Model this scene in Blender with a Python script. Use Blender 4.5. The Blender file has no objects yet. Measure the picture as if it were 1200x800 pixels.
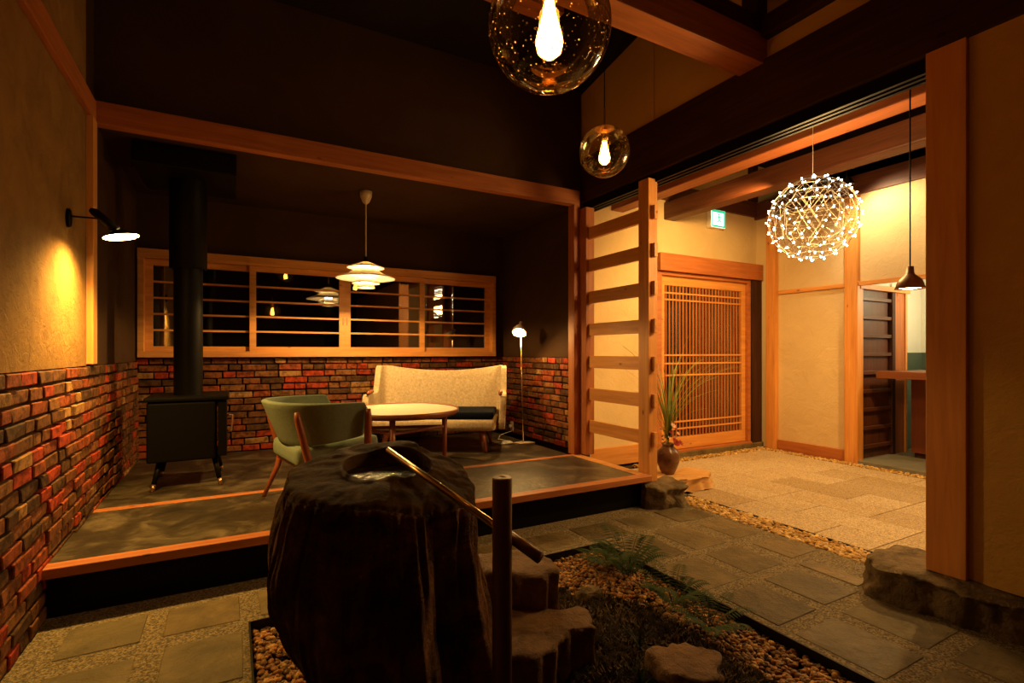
import bpy, bmesh, math, random
from mathutils import Vector, Matrix, noise
random.seed(7)
C = bpy.context.scene.collection
sc = bpy.context.scene
PI = math.pi
# ------------------------------------------------------------------ camera
cam = bpy.data.cameras.new('camera'); co = bpy.data.objects.new('camera', cam); C.objects.link(co)
co.location = (0, 0, 1.25); co.rotation_euler = (PI/2, 0, -math.atan(328/598))
cam.sensor_width = 36; cam.lens = 36*598/1200; cam.shift_y = 13/1200; cam.clip_start = 0.02
sc.camera = co
# ------------------------------------------------------------------ world, exposure
w = bpy.data.worlds.new('night'); sc.world = w; w.use_nodes = True
w.node_tree.nodes['Background'].inputs[0].default_value = (1.0, .62, .3, 1)
w.node_tree.nodes['Background'].inputs[1].default_value = 0.001
sc.view_settings.view_transform = 'Standard'; sc.view_settings.look = 'None'
sc.view_settings.exposure = 0.0; sc.view_settings.gamma = 1.0; sc.view_settings.use_curve_mapping = False
# light levels, all in one place
WARM = (1, .37, .05); AMBER = (1, .5, .12); HALLC = (1, .56, .155)
P_GLOBE = 40; P_PENDANT = 80; P_READ = 420; P_SPHERE = 78; P_SPOT = 60; P_WALL = 210; P_BELL = 120

def lamp(kind, loc, power, color, radius=.03, target=None, size=1.2, blend=.6):
    l = bpy.data.lights.new('lamp_light', kind); l.energy = power; l.color = color; l.shadow_soft_size = radius
    o = bpy.data.objects.new('lamp_light', l); C.objects.link(o); o.location = loc
    if kind == 'SPOT': l.spot_size = size; l.spot_blend = blend
    if target is not None:
        o.rotation_euler = (Vector(target)-Vector(loc)).to_track_quat('-Z', 'Y').to_euler()
    return o
lamp('POINT', (3.65, 2.17, 2.21), P_SPHERE, HALLC, .2)                       # core of the hall sphere lamp
lamp('SPOT', (5.72, 3.0, 3.03), P_SPOT, (1, .74, .40), .03, (6.15, 2.8, 2.5), 2.3, .8)      # hall wall spotlight
lamp('SPOT', (5.3, 1.9, 2.7), 260, HALLC, .05, (4.6, 2.9, 0), 2.2, .8)  # hall ceiling spotlight out of view
lamp('SPOT', (1.083, 4.78, 1.83), 95, (1, .58, .18), .03, (1.083, 4.78, 0), 2.95, .15)    # open bottom of the tiered pendant         
lamp('SPOT', (4.3, 3.0, 2.8), 190, HALLC, .05, (5.0, 4.6, 1.4), 2.2, .9)        # hall ceiling spotlight to the door
lamp('SPOT', (-.545, 3.555, 1.875), P_WALL, (1, .56, .12), .05, (-.76, 3.46, .75), 2.5, .95)  # wall reading lamp
lamp('POINT', (7.3, 2.3, 2.0), 48, (1, .80, .46), .1)                        # kitchen behind the hall

# ------------------------------------------------------------------ materials
def nmat(name):
    m = bpy.data.materials.new(name); m.use_nodes = True
    nt = m.node_tree; b = nt.nodes['Principled BSDF']; return m, nt, b
def N(nt, t, **k):
    n = nt.nodes.new(t)
    for a, v in k.items():
        if a in n.inputs: n.inputs[a].default_value = v
        else: setattr(n, a, v)
    return n
def L(nt, a, b): nt.links.new(a, b)
def spec(m, v):
    m.node_tree.nodes['Principled BSDF'].inputs['Specular IOR Level'].default_value = v; return m
def ramp(nt, fac, stops, interp='LINEAR'):
    r = N(nt, 'ShaderNodeValToRGB'); r.color_ramp.interpolation = interp
    e = r.color_ramp.elements
    while len(e) < len(stops): e.new(.5)
    for i, (p, c) in enumerate(stops): e[i].position = p; e[i].color = (*c, 1)
    L(nt, fac, r.inputs[0]); return r.outputs[0]
def coords(nt, scale=(1, 1, 1), world=False):
    mp = N(nt, 'ShaderNodeMapping'); mp.inputs['Scale'].default_value = scale
    if world: g = N(nt, 'ShaderNodeNewGeometry'); L(nt, g.outputs['Position'], mp.inputs[0])
    else: t = N(nt, 'ShaderNodeTexCoord'); L(nt, t.outputs['Object'], mp.inputs[0])
    return mp.outputs[0]
def noi(nt, co, scale, detail=4, rough=.55, dist=0):
    n = N(nt, 'ShaderNodeTexNoise', Scale=scale, Detail=detail, Roughness=rough, Distortion=dist); L(nt, co, n.inputs['Vector']); return n.outputs[0]
def bump(nt, b, h, strength=.3, dist=.01):
    bp = N(nt, 'ShaderNodeBump', Strength=strength, Distance=dist); L(nt, h, bp.inputs['Height']); L(nt, bp.outputs[0], b.inputs['Normal'])
def flat(name, col, rough=.5, metal=0, **k):
    m, nt, b = nmat(name); b.inputs['Base Color'].default_value = (*col, 1); b.inputs['Roughness'].default_value = rough
    b.inputs['Metallic'].default_value = metal
    c = coords(nt); n = noi(nt, c, 30, 3); bump(nt, b, n, k.get('bs', .05), .002)
    return m
def wood(name, dark, light, axis='x', rough=.5, s=1.0):
    m, nt, b = nmat(name)
    sca = {'x': (.6, 9, 9), 'y': (9, .6, 9), 'z': (9, 9, .6)}[axis]
    c = coords(nt, tuple(v*s for v in sca), True)
    n = noi(nt, c, 3.0, 6, .6, .6)
    col = ramp(nt, n, [(.3, dark), (.5, tuple((a+b_)/2 for a, b_ in zip(dark, light))), (.72, light)])
    c2 = coords(nt, tuple(v*s*.35 for v in {'x': (1, 2, 2), 'y': (2, 1, 2), 'z': (2, 2, 1)}[axis]), True)
    v = N(nt, 'ShaderNodeTexVoronoi', Scale=9.0); L(nt, c2, v.inputs['Vector'])
    kn = ramp(nt, v.outputs['Distance'], [(.03, (.15, .05, .02)), (.09, (1, 1, 1))])
    mx = N(nt, 'ShaderNodeMix', data_type='RGBA', blend_type='MULTIPLY'); mx.inputs[0].default_value = .8
    L(nt, col, mx.inputs[6]); L(nt, kn, mx.inputs[7]); L(nt, mx.outputs[2], b.inputs['Base Color'])
    b.inputs['Roughness'].default_value = rough; bump(nt, b, n, .12, .004)
    return m
def plaster(name, col, col2, rough=.9, bs=.35, scale=2.2, bd=.02):
    m, nt, b = nmat(name); c = coords(nt, (1, 1, 1), True)
    n = noi(nt, c, scale, 6, .6, .8); L(nt, ramp(nt, n, [(.3, col), (.7, col2)]), b.inputs['Base Color'])
    n2 = noi(nt, c, scale*3, 8, .62, 1.6); v = N(nt, 'ShaderNodeMath', operation='ADD')
    n3 = noi(nt, c, scale*30, 3, .7); ml = N(nt, 'ShaderNodeMath', operation='MULTIPLY'); ml.inputs[1].default_value = .25
    L(nt, n3, ml.inputs[0]); L(nt, n2, v.inputs[0]); L(nt, ml.outputs[0], v.inputs[1])
    bump(nt, b, v.outputs[0], bs, bd); b.inputs['Roughness'].default_value = rough
    return m
def brickmat():
    m, nt, b = nmat('old_brick'); oi = N(nt, 'ShaderNodeObjectInfo')
    base = ramp(nt, oi.outputs['Random'], [(0, (.09, .04, .016)), (.16, (.15, .058, .02)), (.34, (.21, .07, .023)), (.52, (.27, .06, .02)), (.68, (.36, .045, .015)), (.86, (.23, .095, .032)), (.95, (.34, .17, .06))], 'CONSTANT')
    c = coords(nt, (1, 1, 1), True); n = noi(nt, c, 22, 6, .7)
    dk = ramp(nt, n, [(.40, (.25, .24, .20)), (.56, (1, 1, 1))])
    mx = N(nt, 'ShaderNodeMix', data_type='RGBA', blend_type='MULTIPLY'); mx.inputs[0].default_value = .85
    L(nt, base, mx.inputs[6]); L(nt, dk, mx.inputs[7]); L(nt, mx.outputs[2], b.inputs['Base Color'])
    b.inputs['Roughness'].default_value = .8; n2 = noi(nt, c, 60, 5, .7); bump(nt, b, n2, .6, .006); return m
def stonemat(name, cols, rough=.6, bs=.4, bd=.01, scale=3, rnd=False):
    m, nt, b = nmat(name); c = coords(nt, (1, 1, 1), True); n = noi(nt, c, scale, 8, .62, .8)
    col = ramp(nt, n, [(.3+.4*i/(len(cols)-1), cc) for i, cc in enumerate(cols)])
    if rnd:
        oi = N(nt, 'ShaderNodeObjectInfo'); r2 = ramp(nt, oi.outputs['Random'], [(0, (.62, .59, .50)), (.35, (.82, .79, .70)), (.7, (1, .97, .88)), (1, (1.1, .98, .8))])
        mx = N(nt, 'ShaderNodeMix', data_type='RGBA', blend_type='MULTIPLY'); mx.inputs[0].default_value = 1
        L(nt, col, mx.inputs[6]); L(nt, r2, mx.inputs[7]); col = mx.outputs[2]
    L(nt, col, b.inputs['Base Color'])
    n2 = noi(nt, c, scale*5, 8, .65, .4); bump(nt, b, n2, bs, bd); b.inputs['Roughness'].default_value = rough; return m
def aggregate(name, a, bcol, cc, scale=120, rnd=False):
    m, nt, b = nmat(name); c = coords(nt, (1, 1, 1), True)
    v = N(nt, 'ShaderNodeTexVoronoi', Scale=scale); L(nt, c, v.inputs['Vector'])
    sp = N(nt, 'ShaderNodeSeparateColor'); L(nt, v.outputs['Color'], sp.inputs[0])
    col = ramp(nt, sp.outputs[0], [(0, a), (.5, bcol), (1, cc)])
    if rnd:
        oi = N(nt, 'ShaderNodeObjectInfo'); r2 = ramp(nt, oi.outputs['Random'], [(0, (.72, .66, .55)), (.3, (.9, .86, .8)), (1, (1, 1, 1))])
        mx = N(nt, 'ShaderNodeMix', data_type='RGBA', blend_type='MULTIPLY'); mx.inputs[0].default_value = 1
        L(nt, col, mx.inputs[6]); L(nt, r2, mx.inputs[7]); col = mx.outputs[2]
    L(nt, col, b.inputs['Base Color'])
    bump(nt, b, v.outputs['Distance'], -.35, .003); b.inputs['Roughness'].default_value = .75; return m
def emis(name, col, s):
    m = bpy.data.materials.new(name); m.use_nodes = True; nt = m.node_tree; nt.nodes.clear()
    e = N(nt, 'ShaderNodeEmission'); e.inputs[0].default_value = (*col, 1); e.inputs[1].default_value = s
    o = N(nt, 'ShaderNodeOutputMaterial'); L(nt, e.outputs[0], o.inputs[0]); return m
def glassmat(name, tint, refl=.06, speck=False):
    m = bpy.data.materials.new(name); m.use_nodes = True; nt = m.node_tree; nt.nodes.clear()
    t = N(nt, 'ShaderNodeBsdfTransparent'); t.inputs[0].default_value = (*tint, 1)
    g = N(nt, 'ShaderNodeBsdfGlossy'); g.inputs['Roughness'].default_value = .02
    lw = N(nt, 'ShaderNodeLayerWeight'); lw.inputs[0].default_value = .35
    ad = N(nt, 'ShaderNodeMath', operation='MULTIPLY_ADD'); ad.inputs[1].default_value = .7; ad.inputs[2].default_value = refl
    L(nt, lw.outputs['Fresnel'], ad.inputs[0]); mx = N(nt, 'ShaderNodeMixShader')
    L(nt, ad.outputs[0], mx.inputs[0]); L(nt, t.outputs[0], mx.inputs[1]); L(nt, g.outputs[0], mx.inputs[2])
    out = mx.outputs[0]
    if speck:
        c = coords(nt); v = N(nt, 'ShaderNodeTexVoronoi', Scale=75.0); L(nt, c, v.inputs['Vector'])
        n = noi(nt, c, 9, 2); th = N(nt, 'ShaderNodeMath', operation='MULTIPLY'); th.inputs[1].default_value = .28
        L(nt, n, th.inputs[0]); lt = N(nt, 'ShaderNodeMath', operation='LESS_THAN'); L(nt, v.outputs['Distance'], lt.inputs[0]); L(nt, th.outputs[0], lt.inputs[1])
        d = N(nt, 'ShaderNodeBsdfTranslucent'); d.inputs[0].default_value = (.8, .6, .3, 1)
        m2 = N(nt, 'ShaderNodeMixShader'); L(nt, lt.outputs[0], m2.inputs[0]); L(nt, out, m2.inputs[1]); L(nt, d.outputs[0], m2.inputs[2]); 
        dm = N(nt, 'ShaderNodeMixShader'); dm.inputs[0].default_value = .6; L(nt, out, dm.inputs[1]); L(nt, m2.outputs[0], dm.inputs[2]); out = dm.outputs[0]
    o = N(nt, 'ShaderNodeOutputMaterial'); L(nt, out, o.inputs[0]); return m

M = {}
for ax in 'xyz':
    M['pine'+ax] = wood('pine_'+ax, (.52, .20, .045), (.74, .34, .085), ax)
    M['cedar'+ax] = wood('cedar_'+ax, (.30, .085, .022), (.50, .165, .042), ax)
    M['old'+ax] = wood('old_beam_'+ax, (.05, .014, .006), (.13, .038, .014), ax, .5)
    M['black'+ax] = wood('black_beam_'+ax, (.024, .007, .003), (.070, .021, .008), ax, .62)
M['brick'] = brickmat()
M['mortar'] = stonemat('mortar', [(.03, .02, .012), (.075, .05, .026)], .95, .5, .01, 20)
M['ochre'] = plaster('ochre_plaster', (.21, .11, .034), (.30, .165, .052), .95, .8, 5.5, .015)
M['cream'] = plaster('cream_plaster', (.60, .44, .23), (.68, .52, .29), .9, .5, 1.6, .02)
M['dark'] = plaster('dark_plaster', (.045, .021, .008), (.062, .030, .012), .85, .2)
M['roof'] = plaster('dark_boarding', (.012, .007, .004), (.02, .012, .007), .8, .2)
M['slate'] = stonemat('slate_floor', [(.016, .012, .008), (.042, .031, .018), (.15, .115, .068)], .36, .4, .015, 3.8)
M['stone'] = stonemat('flagstone', [(.085, .066, .034), (.145, .112, .06), (.21, .16, .085)], .5, .8, .02, 4, True)
M['rock'] = stonemat('foundation_rock', [(.07, .045, .022), (.17, .12, .065), (.27, .19, .10)], .8, 1, .02, 7)
M['agg'] = aggregate('pebble_aggregate', (.06, .045, .026), (.15, .112, .062), (.30, .23, .135), 150)
M['hall'] = aggregate('hall_tile', (.26, .19, .11), (.48, .36, .22), (.66, .52, .34), 150, True)
M['metal'] = flat('dark_edging', (.015, .012, .01), .5, .6)
M['blackmetal'] = flat('black_iron', (.005, .004, .003), .5, .1)
M['bronze'] = flat('bronze_pipe', (.62, .44, .22), .22, .9)
M['brownsteel'] = flat('brown_post', (.20, .085, .035), .4, .2)
M['white'] = flat('white_enamel', (.8, .76, .68), .4)
M['offwhite'] = flat('cream_enamel', (.62, .5, .34), .4)
M['teak'] = wood('teak', (.22, .055, .022), (.33, .09, .035), 'z', .35)
M['green'] = stonemat('green_wool', [(.16, .205, .15), (.215, .26, .19)], .95, .3, .003, 60)
M['beige'] = stonemat('beige_wool', [(.48, .36, .21), (.80, .64, .42)], .95, .4, .003, 45)
M['navy'] = spec(flat('navy_wool', (.006, .008, .016), .95), .1)
M['log'] = stonemat('petrified_wood', [(.018, .007, .003), (.13, .05, .016), (.36, .15, .045)], .6, 1, .03, 6)
M['logtop'] = stonemat('petrified_top', [(.016, .009, .004), (.060, .031, .010), (.11, .06, .02)], .75, .45, .01, 9)
M['slabrock'] = stonemat('flat_rock', [(.07, .035, .016), (.19, .10, .045), (.26, .15, .07)], .5, .8, .02, 7)
M['earth'] = stonemat('earth_moss', [(.008, .005, .002), (.028, .016, .006), (.075, .038, .012)], .95, 1, .05, 24)
M['leaf'] = spec(flat('fern_leaf', (.022, .045, .008), .6), .15)
M['grass'] = flat('grass_blade', (.30, .36, .09), .5)
M['red'] = flat('red_petal', (.32, .03, .02), .6)
M['pink'] = flat('pink_petal', (.8, .5, .4), .6)
M['vase'] = stonemat('glazed_vase', [(.05, .02, .01), (.16, .07, .03), (.10, .05, .03)], .15, .2, .005, 9)
M['pane'] = glassmat('window_glass', (.75, .75, .75), .16)
M['globeglass'] = glassmat('smoky_bubble_glass', (.88, .80, .62), .025, True)
M['copper'] = flat('copper_cap', (.5, .28, .14), .3, .9)
M['bulb'] = emis('filament_bulb', WARM, P_GLOBE)
M['night'] = flat('night_outside', (.004, .004, .004), .9)
M['kwhite'] = plaster('kitchen_wall', (.62, .62, .52), (.68, .67, .57), .8, .1)
M['ktile'] = flat('green_wainscot', (.07, .10, .07), .5)
M['redwood'] = wood('counter_front', (.13, .03, .01), (.20, .05, .016), 'z', .4)
m, nt, b = nmat('pebble'); a = N(nt, 'ShaderNodeVertexColor'); a.layer_name = 'Col'; L(nt, a.outputs[0], b.inputs['Base Color']); b.inputs['Roughness'].default_value = .42; M['pebble'] = m
m, nt, b = nmat('white_shade'); b.inputs['Base Color'].default_value = (.9, .88, .82, 1); b.inputs['Roughness'].default_value = .5
t = N(nt, 'ShaderNodeBsdfTranslucent'); t.inputs[0].default_value = (.9, .75, .5, 1); mx = N(nt, 'ShaderNodeMixShader'); mx.inputs[0].default_value = .3
L(nt, b.outputs[0], mx.inputs[1]); L(nt, t.outputs[0], mx.inputs[2]); L(nt, mx.outputs[0], nt.nodes['Material Output'].inputs[0]); M['shade'] = m
m, nt, b = nmat('dark_water'); b.inputs['Base Color'].default_value = (.02, .015, .008, 1); b.inputs['Roughness'].default_value = .12
c = coords(nt); n = noi(nt, c, 9, 3, .5, 3); bump(nt, b, n, 1, .03); M['water'] = m

for k_ in ('brick', 'mortar', 'ochre', 'cream', 'dark', 'roof', 'rock', 'log', 'logtop', 'slabrock', 'earth', 'green', 'beige', 'agg', 'pebble'): spec(M[k_], .15)
for k_ in ('blackmetal', 'stone', 'hall', 'metal', 'blackx', 'blacky', 'blackz'): spec(M[k_], .3)
spec(M['blackmetal'], .10); spec(M['logtop'], .06)
M['cream2'] = spec(plaster('lamp_tinted_plaster', (.60, .35, .09), (.70, .43, .12), .9, .4, 1.6, .02), .15)  # cream plaster again, the lamps' warm tint put into its colour
# ------------------------------------------------------------------ helpers
def obj(name, bm, mat=None, parent=None, smooth=False, sub=0, solid=0, bev=0):
    if isinstance(bm, bpy.types.Mesh): me = bm
    else:
        me = bpy.data.meshes.new(name); bm.normal_update(); bm.to_mesh(me); bm.free()
    if mat and not me.materials: me.materials.append(M[mat] if isinstance(mat, str) else mat)
    if smooth:
        for p in me.polygons: p.use_smooth = True
    o = bpy.data.objects.new(name, me); C.objects.link(o)
    if parent: o.parent = parent
    if solid: s = o.modifiers.new('s', 'SOLIDIFY'); s.thickness = solid; s.offset = 0
    if bev: s = o.modifiers.new('b', 'BEVEL'); s.width = bev; s.segments = 2
    if sub: s = o.modifiers.new('u', 'SUBSURF'); s.levels = sub; s.render_levels = sub
    return o
def tag(o, label=None, cat=None, group=None, kind=None):
    if label: o['label'] = label
    if cat: o['category'] = cat
    if group: o['group'] = group
    if kind: o['kind'] = kind
    return o
def thing(name, label, cat, loc=(0, 0, 0), rotz=0, group=None):
    o = bpy.data.objects.new(name, None); C.objects.link(o); o.location = loc; o.rotation_euler = (0, 0, rotz); o.empty_display_size = .1
    return tag(o, label, cat, group)
def bx(bm, x0, x1, y0, y1, z0, z1, bev=0, seg=1, jit=0):
    vs = [bm.verts.new((x, y, z)) for x in (x0, x1) for y in (y0, y1) for z in (z0, z1)]
    if jit:
        for v in vs: v.co += Vector([random.uniform(-jit, jit) for _ in range(3)])
    fs = [bm.faces.new([vs[i] for i in f]) for f in ((0, 1, 3, 2), (4, 6, 7, 5), (0, 4, 5, 1), (2, 3, 7, 6), (0, 2, 6, 4), (1, 5, 7, 3))]
    if bev:
        es = list({e for f in fs for e in f.edges}); bmesh.ops.bevel(bm, geom=es, offset=bev, segments=seg, affect='EDGES', profile=.6)
    return bm
def box(x0, x1, y0, y1, z0, z1, bev=0, seg=1, jit=0):
    return bx(bmesh.new(), x0, x1, y0, y1, z0, z1, bev, seg, jit)
def tube(bm, pts, rad, n=10, cap=True):
    pts = [Vector(p) for p in pts]; rr = rad if isinstance(rad, (list, tuple)) else [rad]*len(pts)
    rings = []; up = None
    for i, p in enumerate(pts):
        d = (pts[min(i+1, len(pts)-1)]-pts[max(i-1, 0)]).normalized()
        if up is None: up = d.orthogonal().normalized()
        up = (up-d*up.dot(d)).normalized(); s = d.cross(up)
        rings.append([bm.verts.new(p+(up*math.cos(2*PI*k/n)+s*math.sin(2*PI*k/n))*rr[i]) for k in range(n)])
    for a, b_ in zip(rings, rings[1:]):
        for k in range(n): bm.faces.new((a[k], a[(k+1) % n], b_[(k+1) % n], b_[k]))
    if cap: bm.faces.new(rings[0][::-1]); bm.faces.new(rings[-1])
    return bm
def lathe(bm, prof, n=32, M4=None, close=False):
    rings = []
    for r, z in prof:
        ring = [Vector((r*math.cos(2*PI*k/n), r*math.sin(2*PI*k/n), z)) for k in range(n)]
        if M4: ring = [M4 @ v for v in ring]
        rings.append([bm.verts.new(v) for v in ring])
    for a, b_ in zip(rings, rings[1:]):
        for k in range(n): bm.faces.new((a[k], a[(k+1) % n], b_[(k+1) % n], b_[k]))
    if close: bm.faces.new(rings[0][::-1]); bm.faces.new(rings[-1])
    return bm
def T(x=0, y=0, z=0): return Matrix.Translation((x, y, z))
def R(a, ax): return Matrix.Rotation(a, 4, ax)
def struct(name, bm, mat, parent=None, **k):
    o = obj(name, bm, mat, parent, **k); o['kind'] = 'structure'; return o
Fv = Vector((.4809, .8768, 0)); Rv = Vector((.8768, -.4809, 0))
def cv(d, lat, z): v = Fv*d+Rv*lat; return Vector((v.x, v.y, z))

# ================================================================== STRUCTURE
XL, XR, YB, YU = -.78, 3.08, 5.85, 4.17
# floor of the entrance passage, with the planting bed left open
bm = bmesh.new()
for r in ((XL, .07, -3, 3.20), (.07, 2.13, 2.65, 3.20), (2.13, 3.08, -3, 3.20), (3.08, 3.29, 1.0, 3.20), (.07, 2.13, -3, -.4)):
    bx(bm, r[0], r[1], r[2], r[3], -.12, 0)
bx(bm, 3.08, 3.60, 3.20, 4.45, -.12, 0)
floor = struct('floor', bm, 'agg')
slabs = []
cols = [(2.19, 2.49, [(2.27, 2.60), (1.86, 2.20), (1.46, 1.78), (1.02, 1.38), (.6, .94)]),
        (2.57, 2.86, [(2.27, 2.63), (1.88, 2.20), (1.47, 1.80), (1.04, 1.39), (.62, .96)]),
        (2.98, 3.24, [(2.68, 2.87), (2.28, 2.61), (1.90, 2.16)]),
        (2.93, 3.05, [(1.5, 1.82)]), (-.64, -.35, [(2.20, 2.57), (1.8, 2.12)]), (-.25, .04, [(2.22, 2.59), (1.8, 2.14)])]
for x0, x1, ys in cols:
    for y0, y1 in ys: slabs.append((x0, x1, y0, y1))
xs = -.64
for wd in (.29, .30, .33, .28, .36, .30, .27, .34, .30, .25):
    slabs.append((xs, xs+wd, 2.70, 2.97)); xs += wd+.085
slabs.append((3.0, 3.27, 2.93, 3.09))
for x0, x1, y0, y1 in slabs:
    if x0 > 3.2: continue
    bmm = bmesh.new(); cx, cy = (x0+x1)/2, (y0+y1)/2
    bx(bmm, x0-cx, x1-cx, y0-cy, y1-cy, -.03, .0, .003, 1, .0)
    for v in bmm.verts: v.co.x += .008*noise.noise(Vector((cx*9, v.co.y*40, cy*9))); v.co.y += .008*noise.noise(Vector((v.co.x*40, cy*9, cx*9))); v.co.z += .0035
    o = obj('flagstone', bmm, 'stone', floor); o.location = (cx, cy, random.uniform(-.001, .002))
# hall floor
hf = struct('floor', box(3.52, 6.02, -1, 4.2, -.12, -.004), 'mortar')
cx = 3.525; ci = 0
while cx < 6.0:
    cy = 4.195-(.0 if ci % 2 == 0 else .35); y1 = 4.195
    while y1 > -.4:
        ln = random.choice((.35, .70, .70)) if y1 < 4.19 or ci % 2 == 0 else .35
        y0 = y1-ln
        o = obj('floor_tile', box(cx, cx+.352, y0+.003, y1-.003, -.02, 0, .002), 'hall', hf); y1 = y0
    cx += .3545; ci += 1
struct('floor', box(6.15, 8.6, -1, 3.24, -.1, .035), stonemat('grey_slate', [(.13, .125, .10), (.22, .21, .17)], .5, .2, .006, 4))
struct('trim_1', box(3.50, 3.515, 1.0, 3.12, -.05, .006), 'metal')
struct('trim_2', box(.066, 2.134, 2.645, 2.652, -.1, .008), 'metal')
bm = box(2.126, 2.134, -.4, 2.65, -.1, .008); bx(bm, .066, .074, -.4, 2.65, -.1, .008); struct('trim_3', bm, 'metal')
struct('floor', box(3.08, 3.60, .9, 3.21, -.14, -.035), 'mortar')
struct('floor', box(3.60, 6.2, 4.19, 4.6, -.14, -.03), 'mortar')
struct('floor', box(6.0, 6.2, -1, 4.2, -.14, -.03), 'mortar')
struct('trim_4', box(4.36, 6.2, 4.34, 4.5, -.1, .065, .008), 'stone')       # stone sill at the door
# platform
struct('floor', box(XL, 2.90, 3.17, YB, 0.0, .25), 'slate')
struct('trim_5', box(XL, 2.99, 3.085, 3.17, .205, .253, .003), 'cedarx')
struct('trim_6', box(XL, 3.0, 4.05, 4.12, .2, .253, .001), 'cedarx')
struct('trim_7', box(2.90, 2.99, 3.17, 4.05, .205, .254, .002), 'pinex')
struct('baseboard_front', box(XL, 2.95, 3.15, 3.17, 0, .205), 'blackmetal')  # kick board, its black stands for the shade of the recess
struct('trim_8', box(2.92, 2.97, 3.17, 4.08, 0, .205), 'blacky')
# walls
wl = struct('wall_left', box(XL-.15, XL-.02, -3, YB, 0, 1.17), 'mortar')
struct('wall_left', box(XL-.15, XL, -3, 3.97, 1.17, 4.9), 'ochre')
struct('wall_left', box(XL-.15, XL, 3.97, YB, 1.17, 4.9), 'dark')
wb = struct('wall_back', box(XL, 3.2, YB+.02, YB+.15, 0, 1.20), 'mortar')
bm = box(2.95, 3.2, YB, YB+.15, 1.20, 2.2); bx(bm, XL, 3.2, YB, YB+.15, 2.2, 2.9); struct('wall_back', bm, 'dark')
wr = struct('wall_right', box(XR+.02, XR+.12, 4.18, YB, 0, 1.2), 'mortar')
struct('wall_right', box(XR, XR+.12, 4.18, YB, 1.2, 2.9), 'dark')
struct('wall_right', box(XR+.121, XR+.13, 4.18, 4.6, 0, 2.9), 'cream')
struct('wall_back', box(XL, XR, YU, YU+.12, 2.80, 5.0), 'dark')     # upper wall above the alcove
struct('ceiling', box(XL, XR+.1, YU+.1, YB+.1, 2.74, 2.80), 'dark')
struct('wall_right', box(3.10, 3.25, -3, 4.5, 3.16, 5.2), 'cream2')           # above the black beam
struct('trim_9', box(3.092, 3.102, 3.17, 3.19, 3.16, 4.3), 'cream2')
struct('wall_right', box(3.065, 3.25, -3, .78, 0, 2.75), 'cream2')
struct('wall_right', box(3.065, 3.25, .78, 1.08, .17, 2.75), 'cream2')
struct('wall_front', box(XL-.1, 3.25, -3.1, -3, 0, 5.6), 'dark')
struct('baseboard_right', box(3.045, 3.07, -3, .86, 0, .13), 'cedary')
bm = bmesh.new(); zr = lambda y: 3.865+.178*(4.14-y)
vs = [bm.verts.new(p) for p in ((XL-.1, 4.3, zr(4.3)), (3.3, 4.3, zr(4.3)), (3.3, -3.1, zr(-3.1)), (XL-.1, -3.1, zr(-3.1)))]
f = bm.faces.new(vs); g = bmesh.ops.extrude_face_region(bm, geom=[f]); bmesh.ops.translate(bm, vec=(0, 0, .1), verts=[v for v in g['geom'] if isinstance(v, bmesh.types.BMVert)])
struct('ceiling', bm, 'roof')
# hall shell
bm = box(3.2, 4.40, 4.45, 4.6, 0, 3.06); bx(bm, 4.40, 6.2, 4.45, 4.6, 2.40, 3.06); struct('wall_back', bm, 'cream')
struct('wall_back', box(3.2, 6.9, 4.47, 4.6, 3.26, 3.9), 'cream')
struct('baseboard_back', box(3.2, 4.38, 4.42, 4.45, 0, .20), 'pinex')
struct('ceiling', box(3.2, 8.7, -1, 4.6, 3.78, 3.9), 'roof')
struct('wall_right', box(6.2, 6.32, 3.29, 4.45, 0, 3.03), 'cream')
struct('wall_right', box(6.2, 6.32, -1, 3.15, 2.05, 3.03), 'cream')
struct('wall_right', box(6.2, 6.32, -1, 1.2, 0, 2.05), 'cream')
struct('wall_front', box(3.2, 8.7, -1.1, -1, 0, 3.9), 'cream')
struct('wall_right', box(8.6, 8.7, -1, 4.6, 2.4, 3.9), 'roof')
struct('baseboard_right', box(6.165, 6.2, 3.30, 4.12, -.02, .13, .002), 'cedary')
struct('trim_10', box(6.17, 6.205, 1.2, 4.12, 2.0, 2.045, .002), 'piney')
# room beyond the opening
struct('wall_right', box(8.0, 8.1, -1, 4.6, 1.25, 2.4), 'kwhite')
struct('wall_right', box(7.98, 8.1, -1, 4.6, 0, 1.25), 'ktile')
struct('ceiling', box(6.32, 8.1, -1, 4.6, 2.3, 2.4), 'kwhite')
struct('wall_back', box(6.32, 8.1, 3.32, 3.4, 1.25, 2.4), 'kwhite')
struct('wall_back', box(6.32, 8.1, 3.30, 3.4, 0, 1.25), 'ktile')

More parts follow.
